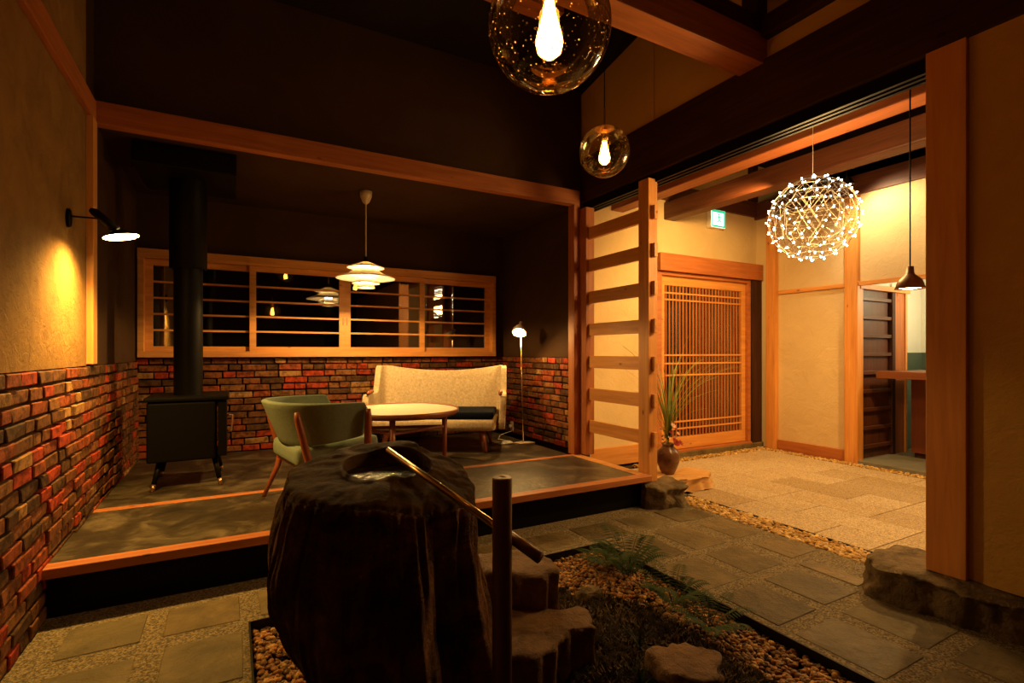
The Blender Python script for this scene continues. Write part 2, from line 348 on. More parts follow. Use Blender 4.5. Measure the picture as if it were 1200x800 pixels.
# bricks ------------------------------------------------------------
def brick_meshes():
    out = {}
    for ln in (.105, .155, .215):
        for k in range(5):
            bm = box(-ln/2, ln/2, -.03, .03, -.0275, .0275, .0045, 1, .0035)
            me = bpy.data.meshes.new('brick'); bm.to_mesh(me); bm.free(); me.materials.append(M['brick']); out.setdefault(ln, []).append(me)
    return out
BR = brick_meshes()
def brick_wall(parent, org, u, rot, length, z0, z1, under=False):
    n = round((z1-z0)/.068); h = (z1-z0)/n
    for r in range(n):
        s = random.uniform(-.1, .0)
        while s < length:
            ln = random.choices((.105, .155, .215), (3, 2, 5))[0]
            if s < 0: st = 0.0
            else: st = s
            if s+ln > length+.03: ln2 = length-s
            else: ln2 = ln
            if ln2 > .04 and s+ln > .04:
                a, e = max(s, 0), min(s+ln, length)
                if under and z0+h*(r+1) < .26 and org[1]+u[1]*(a+e)/2 > 3.25: s += ln+.011; continue
                o = bpy.data.objects.new('brick', random.choice(BR[ln])); C.objects.link(o); o.parent = parent
                mid = (a+e)/2; o.scale = ((e-a)/ln, 1, 1)
                o.location = (org[0]+u[0]*mid-math.sin(-rot)*0, org[1]+u[1]*mid, z0+h*(r+.5)+random.uniform(-.002, .002))
                off = random.uniform(-.005, .006)
                nrm = Vector((math.sin(rot), -math.cos(rot), 0)); o.location += nrm*off
                o.rotation_euler = (random.uniform(-.02, .02), random.uniform(-.012, .012), rot+random.uniform(-.012, .012))
            s += ln+.011
brick_wall(wl, (XL-.015, 2.45), (0, 1), PI/2, YB-2.46, .0, 1.17, True)
brick_wall(wb, (XL, YB+.012), (1, 0), 0, 3.86, .25, 1.20)
brick_wall(wr, (XR+.012, 4.20), (0, 1), -PI/2, 1.65, .25, 1.20)

# window ------------------------------------------------------------
WX0, WX1 = -.765, 2.93; wy = 5.80
bm = bmesh.new()
bx(bm, WX0, WX1, 5.76, 5.92, 1.205, 1.262, .002); bx(bm, WX0, WX1, 5.76, 5.92, 2.13, 2.215, .002)
bx(bm, WX0, WX0+.05, 5.765, 5.92, 1.26, 2.13, .002); bx(bm, WX1-.05, WX1, 5.765, 5.92, 1.26, 2.13, .002)
win = struct('window_1', bm, 'pinex')
sx = [WX0+.05, .185, 1.09, 1.975, WX1-.05]
for i in range(4):
    yo = 5.825 if i in (1, 2) else 5.865
    a, b_ = sx[i]-(.03 if i in (3,) else 0), sx[i+1]+(.03 if i == 0 else 0)
    if i == 1: a -= .03
    if i == 2: b_ += .03
    bm = bmesh.new(); st = .06
    bx(bm, a, a+st, yo-.015, yo+.015, 1.262, 2.13, .001); bx(bm, b_-st, b_, yo-.015, yo+.015, 1.262, 2.13, .001)
    bx(bm, a+st, b_-st, yo-.015, yo+.015, 1.262, 1.31, .001); bx(bm, a+st, b_-st, yo-.015, yo+.015, 2.075, 2.13, .001)
    sash = obj('sash', bm, 'pinex', win)
    obj('glass_pane', box(a+st, b_-st, yo+.004, yo+.008, 1.31, 2.075), 'pane', sash)
    for k in range(4):
        zz = 1.31+(2.075-1.31)*(k+1)/5
        obj('muntin', box(a+st, b_-st, yo-.014, yo+.003, zz-.009, zz+.009), 'pinex', sash)
    if i in (1, 2):
        hx = b_-.02 if i == 1 else a+.02
        obj('finger_pull', box(hx-.008, hx+.008, yo-.017, yo-.014, 1.55, 1.63, .001), 'cedarz', sash)
struct('wall_back', box(WX0-.2, WX1+.2, 6.6, 6.62, .6, 2.8), 'night')  # black sheet standing in for the darkness outside the window

# entrance lattice door ----------------------------------------------
bm = bmesh.new()
bx(bm, 5.94, 5.99, 4.38, 4.5, .065, 2.17, .003); bx(bm, 4.40, 5.99, 4.38, 4.5, 2.16, 2.20, .003); bx(bm, 4.3, 4.40, 4.38, 4.6, 0, 2.2, .003)
bx(bm, 4.40, 5.99, 4.36, 4.5, .055, .085, .003)
d1 = struct('door_1', bm, 'cedarx')
bm = bmesh.new()
bx(bm, 5.86, 5.935, 4.42, 4.455, .09, 2.16, .002); bx(bm, 4.42, 4.48, 4.42, 4.455, .09, 2.16, .002)
bx(bm, 4.48, 5.86, 4.42, 4.455, .09, .235, .002); bx(bm, 4.48, 5.86, 4.42, 4.455, 2.05, 2.16, .002)
leaf = obj('door_leaf', bm, 'pinex', d1)
for k in range(24):
    x = 4.48+(k+.5)*1.38/24
    obj('lattice_slat', box(x-.009, x+.009, 4.424, 4.436, .235, 2.05), 'cedarz', leaf)
for zz in (.335, .42, .98, 1.12, 1.22, 1.88, 1.96):
    obj('lattice_rail', box(4.48, 5.86, 4.417, 4.424, zz-.010, zz+.010), 'pinex', leaf)
obj('glass_pane', box(4.48, 5.86, 4.448, 4.452, .235, 2.05), 'pane', leaf)
struct('wall_back', box(4.3, 6.3, 4.95, 5.0, 0, 2.5), wood('exterior_dark', (.02, .01, .006), (.04, .02, .01), 'z'))  # added dark sheet for the unlit exterior behind the lattice

# slatted door and jamb beyond the opening
d2 = struct('door_2', box(6.26, 6.98, 3.20, 3.225, .035, 1.97), 'oldz')
for k in range(9):
    z = .17+k*.212
    obj('batten', box(6.26, 6.93, 3.165, 3.20, z-.02, z+.02, .002), 'oldx', d2)
obj('edge_stile', box(6.91, 6.98, 3.155, 3.20, .035, 1.97, .002), 'blackz', d2)
struct('trim_11', box(6.98, 7.22, 3.17, 3.26, .035, 2.0, .002), 'cedarz')
struct('trim_12', box(7.22, 7.26, 3.155, 3.26, .035, 2.1, .002), 'pinez')
struct('trim_13', box(6.2, 7.3, 3.14, 3.30, 1.97, 2.03, .002), 'pinex')

# ================================================================== TIMBERS
def member(name, label, cat, mat, x0, x1, y0, y1, z0, z1, bev=.004, group=None):
    cx, cy = (x0+x1)/2, (y0+y1)/2
    o = obj(name, box(x0-cx, x1-cx, y0-cy, y1-cy, 0, z1-z0, bev, 2), mat); o.location = (cx, cy, z0)
    return tag(o, label, cat, group)
member('cross_beam', 'long reddish cedar beam across the top of the brick alcove', 'beam', 'cedarx', XL, 3.0, 4.08, 4.17, 2.70, 2.84)
member('alcove_post', 'slim wooden post at the right corner of the brick alcove', 'post', 'cedarz', 2.93, 3.0, 4.08, 4.18, .253, 2.70)
member('wall_batten', 'thin vertical wooden batten on the left wall beside the wall lamp', 'post', 'pinez', XL, XL+.035, 3.97, 4.08, 1.18, 2.70, .002)
member('wall_beam', 'wooden rail running high along the left plaster wall', 'beam', 'cedary', XL, XL+.03, -2.9, 4.08, 2.70, 2.83)
member('black_beam', 'massive blackened beam running above the hall opening', 'beam', 'blacky', 3.06, 3.26, -2.9, 4.16, 2.74, 3.18, .015)
bm = bmesh.new()
for i in range(3): bx(bm, 3.075+i*.05, 3.10+i*.05, 1.24, 4.12, 2.665, 2.74, .001)
o = obj('sliding_track', bm, 'blackmetal'); tag(o, 'grooved dark door track under the massive black beam', 'rail')
member('pillar', 'wide orange pine pillar standing on a flat rock at right', 'pillar', wood('pillar_pine', (.68, .25, .065), (.85, .38, .11), 'z', .45), 3.035, 3.24, 1.08, 1.241, .17, 2.74, .004)
member('tie_beam', 'reddish squared roof beam meeting the cream wall high up', 'beam', 'cedarx', XL, 3.10, 2.144, 2.33, 3.15, 3.345, .006)
member('dark_purlin', 'black beam lying on top of the reddish roof beam', 'beam', 'blackx', XL, 3.10, 2.16, 2.28, 3.345, 3.47)
member('roof_strut', 'short black upright strut on the reddish roof beam', 'post', 'blackz', 3.0, 3.10, 2.144, 2.264, 3.47, 4.2)
member('dark_wall_rail', 'black rail on the upper cream wall, nearer than the strut', 'beam', 'blacky', 3.03, 3.10, -2.5, 2.14, 3.31, 3.44)
member('far_roof_beam', 'dim brown roof beam seen behind the big glass globe', 'beam', 'cedarx', XL, 2.0, 2.9, 3.05, 3.58, 3.74)
member('roof_hanger', 'dark wooden hanger crossing the dim brown roof beam', 'post', 'blackz', 1.05, 1.13, 2.86, 2.90, 3.55, 4.05)
member('hall_beam', 'orange-lit hall beam just behind the black beam', 'beam', wood('hall_cedar', (.18, .05, .014), (.34, .10, .028), 'y'), 3.70, 3.88, -1, 4.46, 2.83, 3.0, .01)
member('hall_beam', 'old brown hall beam passing behind the sparkling sphere lamp', 'beam', 'oldy', 4.5, 4.68, -1, 4.46, 2.83, 3.03, .012)
member('wall_plate', 'old brown beam on top of the far right hall wall', 'beam', 'oldy', 6.16, 6.34, -1, 4.46, 3.03, 3.25, .01)
member('door_plate', 'old brown beam above the exit sign', 'beam', 'oldx', 3.2, 6.2, 4.42, 4.6, 3.06, 3.26, .01)
member('door_lintel', 'thick reddish lintel over the lattice door', 'beam', 'cedarx', 4.33, 6.18, 4.33, 4.46, 2.205, 2.41, .006)
member('corner_post', 'blackened post between the lattice door and the orange post', 'post', 'blackz', 6.0, 6.19, 4.36, 4.6, .0, 2.2)
member('attic_post', 'black post rising above the far hall corner', 'post', 'blackz', 6.05, 6.17, 4.40, 4.47, 3.26, 3.78)
member('hall_post', 'orange pine post left of the cream hall panel', 'post', 'pinez', 6.13, 6.20, 4.13, 4.26, -.02, 3.03)
member('hall_post', 'orange pine post between the cream panel and the opening', 'post', 'pinez', 6.14, 6.26, 3.15, 3.29, -.02, 3.03)
# ladder-like screen
lad = thing('ladder_screen', 'open wooden ladder screen of two posts and seven rungs beside the platform', 'screen', (3.05, 3.6, 0))
obj('post', box(-.05, .05, -.463, -.343, .185, 2.69, .003), 'pinez', lad)
obj('post', box(-.05, .05, .38, .49, .26, 2.66, .003), 'cedarz', lad)
for k in range(7):
    z = .535+k*.3113
    obj('rung', box(-.018, .018, -.50, .385, z-.055, z+.06, .002), 'piney', lad)

# ================================================================== ROCKS
def rock(bm, c, sx, sy, sz, seed, rough=.12, sub=4, flat_top=None, cut=0):
    g = bmesh.ops.create_icosphere(bm, subdivisions=sub, radius=1)
    for v in g['verts']:
        p = v.co.normalized(); q = p*1.3+Vector((seed*7.1, seed*3.3, seed))
        r = 1+rough*2*(noise.noise(q*1.2))+rough*noise.noise(q*3)+rough*.4*noise.noise(q*8)
        # squarish
        m_ = max(abs(p.x), abs(p.y), abs(p.z)); r *= (1/m_)**.55
        p = p*r; v.co = Vector((p.x*sx, p.y*sy, p.z*sz))
        if flat_top is not None and v.co.z > flat_top: v.co.z = flat_top+(v.co.z-flat_top)*.12
        v.co += Vector(c)
    return bm
# vase slab
o = obj('garden_rock', rock(bmesh.new(), (0, 0, 0), .135, .13, .11, 12, .2, 4, .07), 'slabrock', smooth=True); o.location = (1.50, 1.36, .04)
tag(o, 'rounded brown rock on the gravel at the bottom of the bed', 'rock')
o = obj('garden_rock', rock(bmesh.new(), (0, 0, 0), .07, .05, .045, 14, .2, 3), 'rock', smooth=True); o.location = (1.60, 2.10, .0)
tag(o, 'small grey rock half buried behind the stepped rocks', 'rock')
def ledge(name, label, pts, ztop, zbot, mat, seed, fl=1.0):
    """a broken slab: ragged outline with a flat worn top and fluted sides"""
    bm = bmesh.new(); c = sum((Vector((p[0], p[1], 0)) for p in pts), Vector())/len(pts); out = []
    n = len(pts); K = 10
    for i in range(n):
        a = Vector((*pts[i], 0)); b_ = Vector((*pts[(i+1) % n], 0))
        for k in range(K):
            p = a.lerp(b_, k/K); q = p*9+Vector((seed, 0, 0)); p = p+(p-c).normalized()*(.035*noise.noise(q)+.018*noise.noise(q*3)); out.append(p)
    lev = []
    for s, dz in ((.0, 0), (.35, .0), (.7, 0), (.93, 0), (1.0, -.012), (1.01, -.06), (.99, -.16), (.985, -.3), (1.0, -.45), (1.02, -.6), (1.03, -.8), (1.06, -1)):
        ring = []
        for p in out:
            q = c+(p-c)*(s+.001); z = ztop+(dz*(ztop-zbot) if dz < -.05 else dz)+(.014+.012*(1-fl))*noise.noise(q*7+Vector((0, seed, 0)))+.006*noise.noise(q*24)
            if dz < -.05: q = q+(p-c).normalized()*(.03*fl*noise.noise(Vector((p.x*22, p.y*22, z*2)))+(1-fl)*(.038*noise.noise(Vector((p.x*7, p.y*7, z*16+seed)))+.02*noise.noise(Vector((p.x*19, p.y*19, z*34)))))
            ring.append(bm.verts.new((q.x-c.x, q.y-c.y, z)))
        lev.append(ring)
    for a, b_ in zip(lev, lev[1:]):
        for k in range(len(a)): bm.faces.new((a[k], a[(k+1) % len(a)], b_[(k+1) % len(a)], b_[k]))
    o = obj(name, bm, mat, smooth=True); o.location = (c.x, c.y, 0); return tag(o, label, 'rock')
P2 = lambda d, l: tuple(cv(d, l, 0)[:2])
ledge('stepped_rock', 'low fluted rock with a flat brown top, right of the brown post', [P2(1.78, -.12), P2(1.76, .05), P2(1.84, .16), P2(1.95, .21), P2(2.0, .33), P2(2.14, .32), P2(2.12, -.1)], .185, -.1, 'slabrock', 2)
ledge('stepped_rock', 'taller fluted rock behind the brown post, under the spout end', [P2(2.14, -.12), P2(2.12, .10), P2(2.17, .20), P2(2.30, .20), P2(2.40, .0), P2(2.34, -.2)], .325, -.1, 'slabrock', 8)

t_ = ledge('timber_slab', 'thick live-edge timber slab carrying the flower vase', [(3.22, 3.42), (3.55, 3.26), (3.80, 3.22), (4.02, 3.36), (3.96, 3.56), (3.45, 3.74), (3.22, 3.66)], .118, .0, wood('slab_wood', (.5, .25, .08), (.7, .40, .15), 'x', .5), 41, .3); t_['category'] = 'slab'
ledge('foundation_stone', 'squarish rough stone under the foot of the ladder screen', [(2.91, 3.06), (3.00, 2.97), (3.20, 2.95), (3.31, 3.05), (3.31, 3.24), (2.97, 3.24)], .178, -.02, 'rock', 21, 0)['category'] = 'stone'
ledge('foundation_stone', 'broad flat dark rock under the wide orange pillar', [(2.87, 1.36), (2.90, 1.12), (2.94, .90), (3.02, .80), (3.30, .80), (3.36, 1.42), (3.16, 1.52), (2.96, 1.46)], .168, -.02, 'rock', 33, 0)['category'] = 'stone'
# ================================================================== LOG BASIN
def log_basin():
    root = thing('stump_basin', 'large dark fluted petrified-wood stump hollowed into a water basin', 'basin', tuple(cv(1.80, -.48, 0)))
    bm = bmesh.new(); n = 300
    B = Vector((.03, .05))  # bowl centre in (lat, d) offset from root
    def prof(th, z):  # outline radius (lat,d frame)
        ct, s_ = math.cos(th), math.sin(th)
        bl = .30+.075*math.exp(-((z-.5)/.2)**2)-.17*max(0, min(1, (.46-z)/.42)) if ct < 0 else .37-.04*math.exp(-((z-.6)/.3)**2)+.02*(1-z)
        bf = (.27+.08*min(1, (.85-z)/.3)) if s_ < 0 else .26+.05*min(1, (.9-z)/.3)
        r = 1/math.sqrt((ct/bl)**2+(s_/bf)**2)
        g = noise.noise(Vector((ct*2.6, s_*2.6, z*.9)))*.075+noise.noise(Vector((ct*9, s_*9, z*1.0+4)))*.024-abs(noise.noise(Vector((ct*11, s_*11, z*1.1+9))))*.032-abs(noise.noise(Vector((ct*26, s_*26, z*2.2+2))))*.018+.016+noise.noise(Vector((ct*7, s_*7, z*9)))*.010
        return r+g*(1 if z < .70 else 1-.6*min(1, (z-.70)/.12))
    def topz(lat, d): return .845+.16*(d-.02)-.30*max(0, lat-.10)+.012*noise.noise(Vector((lat*8, d*8, 3)))-.10*max(0, -.18-lat)+.005*noise.noise(Vector((lat*25, d*25, 3)))
    def w3(lat, d, z): v = Rv*lat+Fv*d; return (v.x, v.y, z)
    rings = []
    NZ = 46
    for k in range(NZ+1):
        f = k/NZ; ring = []
        for i in range(n):
            th = 2*PI*i/n; zt = topz(math.cos(th)*.34, math.sin(th)*.24)
            z = -.08+(zt-.022+.08)*f; r = prof(th, z)
            la = .035*max(0, .45-z)/.45
            ring.append(bm.verts.new(w3(r*math.cos(th)+la, r*math.sin(th), z)))
        rings.append(ring)
    side_end = len(rings)
    R0 = .155
    for f in (.985, .96, .90, .8, .68, .55, .42, .30, .18, .08, .0):
        ring = []
        for i in range(n):
            th = 2*PI*i/n; r = prof(th, .8)
            po = Vector((r*math.cos(th), r*math.sin(th)))
            rb = R0*(1+.03*noise.noise(Vector((math.cos(th)*2, math.sin(th)*2, 0)))); pb = B+Vector((rb*math.cos(th), rb*math.sin(th)))
            p = pb.lerp(po, f)
            z = topz(p.x, p.y)-(.016 if f > .98 else .004 if f > .95 else 0)
            if f < .05: z += .006
            ring.append(bm.verts.new(w3(p.x, p.y, z)))
        rings.append(ring)
    for rr, dz in ((.98, -.012), (.955, -.05), (.93, -.09), (.85, -.14), (.6, -.17), (.3, -.18), (.02, -.18)):
        ring = []
        for i in range(n):
            th = 2*PI*i/n; p = B+Vector((R0*rr*math.cos(th), R0*rr*math.sin(th)))
            z = (topz(p.x, p.y)+dz) if rr > .97 else (topz(B.x, B.y)+.12*(p.y-B.y)*(rr > .9)+dz)
            ring.append(bm.verts.new(w3(p.x, p.y, z)))
        rings.append(ring)
    for a, b_ in zip(rings, rings[1:]):
        for i in range(n): bm.faces.new((a[i], a[(i+1) % n], b_[(i+1) % n], b_[i]))
    bm.faces.ensure_lookup_table()
    me = bpy.data.meshes.new('stump'); bm.normal_update()
    for i, fc in enumerate(bm.faces): fc.material_index = 1 if i >= (side_end)*n else 0
    bm.to_mesh(me); bm.free(); me.materials.append(M['log']); me.materials.append(M['logtop'])
    obj('stump', me, None, root, smooth=True)
    bm = bmesh.new(); ring = []
    c0 = bm.verts.new(w3(B.x, B.y, topz(B.x, B.y)-.036)); K = 48
    for i in range(K):
        th = 2*PI*i/K; ring.append(bm.verts.new(w3(B.x+.148*math.cos(th), B.y+.148*math.sin(th), topz(B.x, B.y)-.036)))
    for i in range(K): bm.faces.new((c0, ring[i], ring[(i+1) % K]))
    tag(obj('water', bm, 'water', root), 'dark still water in the hollow')
log_basin()
# spout + post
rt = thing('water_spout', 'slender bronze pipe slanting from the stump basin behind the brown post', 'pipe', tuple(cv(1.6, -.03, .69)))
def lo(v): return Vector(v)-rt.location
A = cv(1.85, -.449, .897); Bp = cv(1.50, -.028, .726); Cp = cv(1.41, .077, .683)
obj('pipe', tube(bmesh.new(), [lo(A), lo(A.lerp(Bp, .5)), lo(Bp)], .0115, 16), 'bronze', rt, smooth=True)
obj('sleeve', tube(bmesh.new(), [lo(Bp.lerp(Cp, .12)), lo(Cp)], .0165, 16), 'brownsteel', rt, smooth=True)
o = obj('round_post', lathe(bmesh.new(), [(.0, -.13), (.028, -.13), (.028, .862), (.026, .868), (.012, .868), (0.0, .866)], 32), 'brownsteel', smooth=False)
for p in o.data.polygons: p.use_smooth = abs(p.normal.z) < .5
o.location = tuple(cv(1.445, -.028, .03)); tag(o, 'upright round brown steel post in front of the stump basin', 'post')

# ================================================================== GRAVEL / EARTH
def pebbles(name, label, regions, size, dens, palette, sub=1, skip=None, thick=.6, layers=1):
    tb = bmesh.new(); bmesh.ops.create_icosphere(tb, subdivisions=sub, radius=1)
    tv = [v.co.copy() for v in tb.verts]; tf = [tuple(v.index for v in f.verts) for f in tb.faces]; tb.free()
    V = []; Fc = []; cols_ = []
    for (x0, x1, y0, y1, z) in regions:
        n = int((x1-x0)*(y1-y0)*dens)
        for _ in range(n):
            x, y = random.uniform(x0, x1), random.uniform(y0, y1)
            if skip and skip(x, y): continue
            s = size*random.uniform(.6, 1.25); sx_, sy_, sz_ = s*random.uniform(.8, 1.4), s*random.uniform(.7, 1), s*random.uniform(.45, .8)
            rot = (Matrix.Rotation(random.uniform(0, 6.3), 3, 'Z') @ Matrix.Rotation(random.uniform(-.6, .6), 3, 'X'))
            b0 = len(V); zz = z+random.uniform(0, size*1.0)
            for t_ in tv:
                j = 1+random.uniform(-.2, .2); q = rot @ Vector((t_.x*sx_*j, t_.y*sy_*j, t_.z*sz_*j)); V.append((x+q.x, y+q.y, zz+q.z))
            Fc += [tuple(b0+i for i in f) for f in tf]
            c_ = random.choice(palette); k = random.uniform(.7, 1.15); cols_.append((c_[0]*k, c_[1]*k, c_[2]*k, 1))
    me = bpy.data.meshes.new(name); me.from_pydata(V, [], Fc); ca = me.color_attributes.new('Col', 'FLOAT_COLOR', 'POINT')
    nv = len(tv); buf = []
    for c_ in cols_: buf += list(c_)*nv
    ca.data.foreach_set('color', buf); me.materials.append(M['pebble'])
    for p in me.polygons: p.use_smooth = True
    o = bpy.data.objects.new(name, me); C.objects.link(o); return tag(o, label, 'gravel', None, 'stuff')
PAL = [(.30, .13, .04), (.42, .20, .06), (.20, .085, .028), (.55, .31, .11), (.24, .14, .06), (.10, .05, .02), (.38, .16, .045)]
stump_c = cv(1.8, -.48, 0)
PALG = [(.50, .30, .09), (.62, .40, .14), (.38, .21, .06), (.72, .50, .22), (.30, .17, .06), (.55, .34, .10)]
def in_mound(x, y):
    return x > .55 and (y < 2.62-(x-.9)*.02) and (x-.2) < 1.62 and (y < 2.38-.9*max(0, x-1.35)-.35*max(0, 1.2-x))
def skipbed(x, y):
    if (Vector((x, y, 0))-stump_c).length < .27: return True
    return in_mound(x+random.uniform(-.06, .06), y+random.uniform(-.06, .06)) and random.random() < .93
pebbles('gravel', 'brown pebbles filling the planting bed around the stump', [(.08, 2.12, .9, 2.64, -.045)], .0135, 4700, PAL, 2, skipbed)
pebbles('gravel', 'golden pebble strip between the flagstones and the hall floor', [(3.29, 3.5, 1.42, 3.14, -.016)], .018, 5000, PALG, 2)
pebbles('gravel', 'thin pebble strip in front of the lattice door', [(3.9, 6.15, 4.2, 4.34, -.012)], .015, 4200, PALG, 1)
pebbles('gravel', 'thin pebble strip along the right hall wall', [(6.02, 6.15, 1.6, 4.2, -.012)], .015, 4200, PALG, 1)
# earth mound
bm = bmesh.new(); G = 130; grid = []
for i in range(G+1):
    row = []
    for j in range(G+1):
        x = .08+2.04*i/G; y = .4+2.24*j/G
        h = -.055+(.045 if in_mound(x, y) else 0)+.03*noise.noise(Vector((x*9, y*9, 0)))+.028*noise.noise(Vector((x*26, y*26, 5)))
        if in_mound(x, y): h += .04*math.exp(-((x-1.25)**2+(y-1.75)**2)/.12)
        row.append(bm.verts.new((x, y, h)))
    grid.append(row)
for i in range(G):
    for j in range(G): bm.faces.new((grid[i][j], grid[i+1][j], grid[i+1][j+1], grid[i][j+1]))
o = obj('planting_soil', bm, 'earth', smooth=True); tag(o, 'dark mossy soil mounded in the planting bed', 'soil', None, 'stuff')
# moss sprigs
V = []; Fc = []
for _ in range(16000):
    x, y = random.uniform(.5, 2.0), random.uniform(1.0, 2.55)
    if not in_mound(x, y): continue
    z = -.012+.04*math.exp(-((x-1.25)**2+(y-1.75)**2)/.12); a = random.uniform(0, 6.28); l = random.uniform(.008, .026); w_ = .0045
    b0 = len(V); dx, dy = math.cos(a), math.sin(a)
    V += [(x-dy*w_, y+dx*w_, z), (x+dy*w_, y-dx*w_, z), (x+dx*l, y+dy*l, z+random.uniform(.006, .03))]; Fc.append((b0, b0+1, b0+2))
me = bpy.data.meshes.new('moss'); me.from_pydata(V, [], Fc)
o = obj('moss', me, stonemat('moss', [(.03, .018, .006), (.09, .05, .015), (.16, .08, .025)], .8, .1, .001, 30)); tag(o, 'short brownish moss and litter covering the soil', 'moss', None, 'stuff')

# ferns ---------------------------------------------------------------
def frond(bm, base, az, length, lift, leaf=.05, pairs=20):
    d = Vector((math.cos(az), math.sin(az), 0)); side = Vector((-d.y, d.x, 0)); prev = None
    for i in range(pairs+1):
        t_ = i/pairs; p = base+d*length*(t_*.9)+Vector((0, 0, length*lift*math.sin(t_*2.1)))
        if prev is not None:
            w_ = .0015
            bm.faces.new([bm.verts.new(q) for q in (prev-side*w_, prev+side*w_, p+side*w_, p-side*w_)])
        if i > 1:
            ll = leaf*math.sin(PI*min(1, .12+t_*.9))**.8
            for s in (-1, 1):
                tip = p+side*s*ll+d*ll*.35+Vector((0, 0, -.12*ll)); m1 = p.lerp(tip, .45)
                bm.faces.new([bm.verts.new(q) for q in (p-d*.002, m1-d*ll*.13, tip, m1+d*ll*.17)])
        prev = p
    return bm
def fern(name, label, loc, n, length, lift, leaf, az0=0, spread=6.28, mat='leaf'):
    r = thing(name, label, 'plant', loc)
    for i in range(n):
        bm = frond(bmesh.new(), Vector((0, 0, 0)), az0+spread*(i+random.uniform(-.3, .3))/n, length*random.uniform(.7, 1.1), lift*random.uniform(.8, 1.15), leaf)
        obj('frond', bm, mat, r)
    return r
fern('fern', 'dark fern with one tall upright frond at the paving edge', (1.95, 2.20, -.01), 12, .27, .75, .062)
fern('fern', 'low fern sprawling over the bed corner behind the upright fern', (1.98, 2.42, -.01), 11, .24, .22, .045)
fern('fern', 'arching fern whose frond tips reach over the flagstones', (1.92, 1.84, -.01), 10, .27, .55, .05)
fern('fern', 'low dark fern trailing beside the bed edge near the rounded rock', (1.90, 1.60, -.01), 10, .23, .4, .045)
def grass(name, label, loc, n, h, mat, spread=.5, cat='plant', wd=.003):
    r = thing(name, label, cat, loc)
    for i in range(n):
        a = random.uniform(0, 6.28); L_ = h*random.uniform(.6, 1.1); s = random.uniform(.2, 1)*spread; bm = bmesh.new()
        pts = [Vector((math.cos(a)*L_*s*t_*t_*1.1, math.sin(a)*L_*s*t_*t_*1.1, L_*(t_-.35*s*t_*t_))) for t_ in (0, .2, .4, .6, .8, 1)]
        sd = Vector((-math.sin(a), math.cos(a), 0)); pr = None
        for k, p in enumerate(pts):
            w_ = wd*(1-k/5.2); cur = (bm.verts.new(p-sd*w_), bm.verts.new(p+sd*w_))
            if pr: bm.faces.new((pr[0], pr[1], cur[1], cur[0]))
            pr = cur
        obj('blade', bm, mat, r)
    return r
grass('grass_tuft', 'grassy tuft at the bottom centre of the planting bed', (1.32, 1.42, -.01), 22, .13, 'leaf', .9)
grass('grass_tuft', 'grassy tuft right of the low stepped rock', (1.50, 1.62, -.01), 18, .13, 'leaf', 1)
grass('grass_tuft', 'grassy tuft between the stump and the tall stepped rock', (cv(2.2, -.16, 0)[0], cv(2.2, -.16, 0)[1], .0), 30, .42, 'leaf', .5)

# ================================================================== VASE
vz = thing('flower_vase', 'brown glazed round-bellied vase on the timber slab', 'vase', (3.57, 3.48, .118))
obj('body', lathe(bmesh.new(), [(0, 0), (.055, 0), (.075, .04), (.105, .12), (.11, .17), (.095, .22), (.06, .25), (.05, .265), (.062, .285), (.056, .285), (.04, .26), (.04, .2), (0, .18)], 40), 'vase', vz, smooth=True)
ar = thing('flower_arrangement', 'tall arching grasses with red and pink flowers in the brown vase', 'flowers', (3.57, 3.48, .38))
for i in range(70):
    a = random.uniform(0, 6.28); 
    if i < 34: a = random.gauss(.0, .6)
    elif i < 52: a = random.gauss(PI, .6)
    Lh = random.uniform(.55, 1.25); s = random.uniform(.1, .62); bm = bmesh.new(); pr = None
    sd = Vector((-math.sin(a), math.cos(a), 0))
    for k in range(9):
        t_ = k/8; p = Vector((math.cos(a)*Lh*s*t_**1.8*1.1, math.sin(a)*Lh*s*t_**1.8*1.1, Lh*(t_-.55*s*t_**3)-.03))
        w_ = .0055*(1-t_*.8); cur = (bm.verts.new(p-sd*w_), bm.verts.new(p+sd*w_*.9+Vector((0, 0, .001))))
        if pr: bm.faces.new((pr[0], pr[1], cur[1], cur[0]))
        pr = cur
    obj('grass_blade', bm, 'grass', ar)
for (dx, dy, dz, r_, mm) in ((.02, -.08, .03, .045, 'red'), (.10, -.05, .02, .04, 'red'), (.0, -.06, .19, .035, 'pink'), (.05, -.03, .05, .03, 'red'), (-.02, -.05, .13, .026, 'red'), (.085, -.04, .11, .022, 'pink'), (.03, -.06, .16, .02, 'red'), (-.03, -.04, .08, .02, 'pink'), (.07, -.02, .075, .018, 'pink')):
    bm = bmesh.new()
    for k in range(9):
        a = 2*PI*k/9
        for tier in (0, 1):
            a2 = a+tier*.35; q = Vector((math.cos(a2), math.sin(a2), .5+.4*tier)).normalized(); s_ = Vector((-math.sin(a2), math.cos(a2), 0))
            rr = r_*(1-.3*tier)
            bm.faces.new([bm.verts.new(v) for v in (Vector((0, 0, 0)), q*rr*.6-s_*rr*.28, q*rr, q*rr*.6+s_*rr*.28)])
    f = obj('flower', bm, mm, ar); f.location = (dx, dy, dz); f.rotation_euler = (.9, random.uniform(-.4, .4), 0)
bm = bmesh.new()
for i in range(30):
    a = random.uniform(0, 6.28); p = Vector((random.uniform(-.07, .07), random.uniform(-.06, .04), random.uniform(0, .16))); d = Vector((math.cos(a), math.sin(a), .3)).normalized()*.04; s_ = Vector((-math.sin(a), math.cos(a), 0))*.012
    bm.faces.new([bm.verts.new(v) for v in (p, p+d*.5-s_, p+d, p+d*.5+s_)])
obj('foliage', bm, 'leaf', ar)

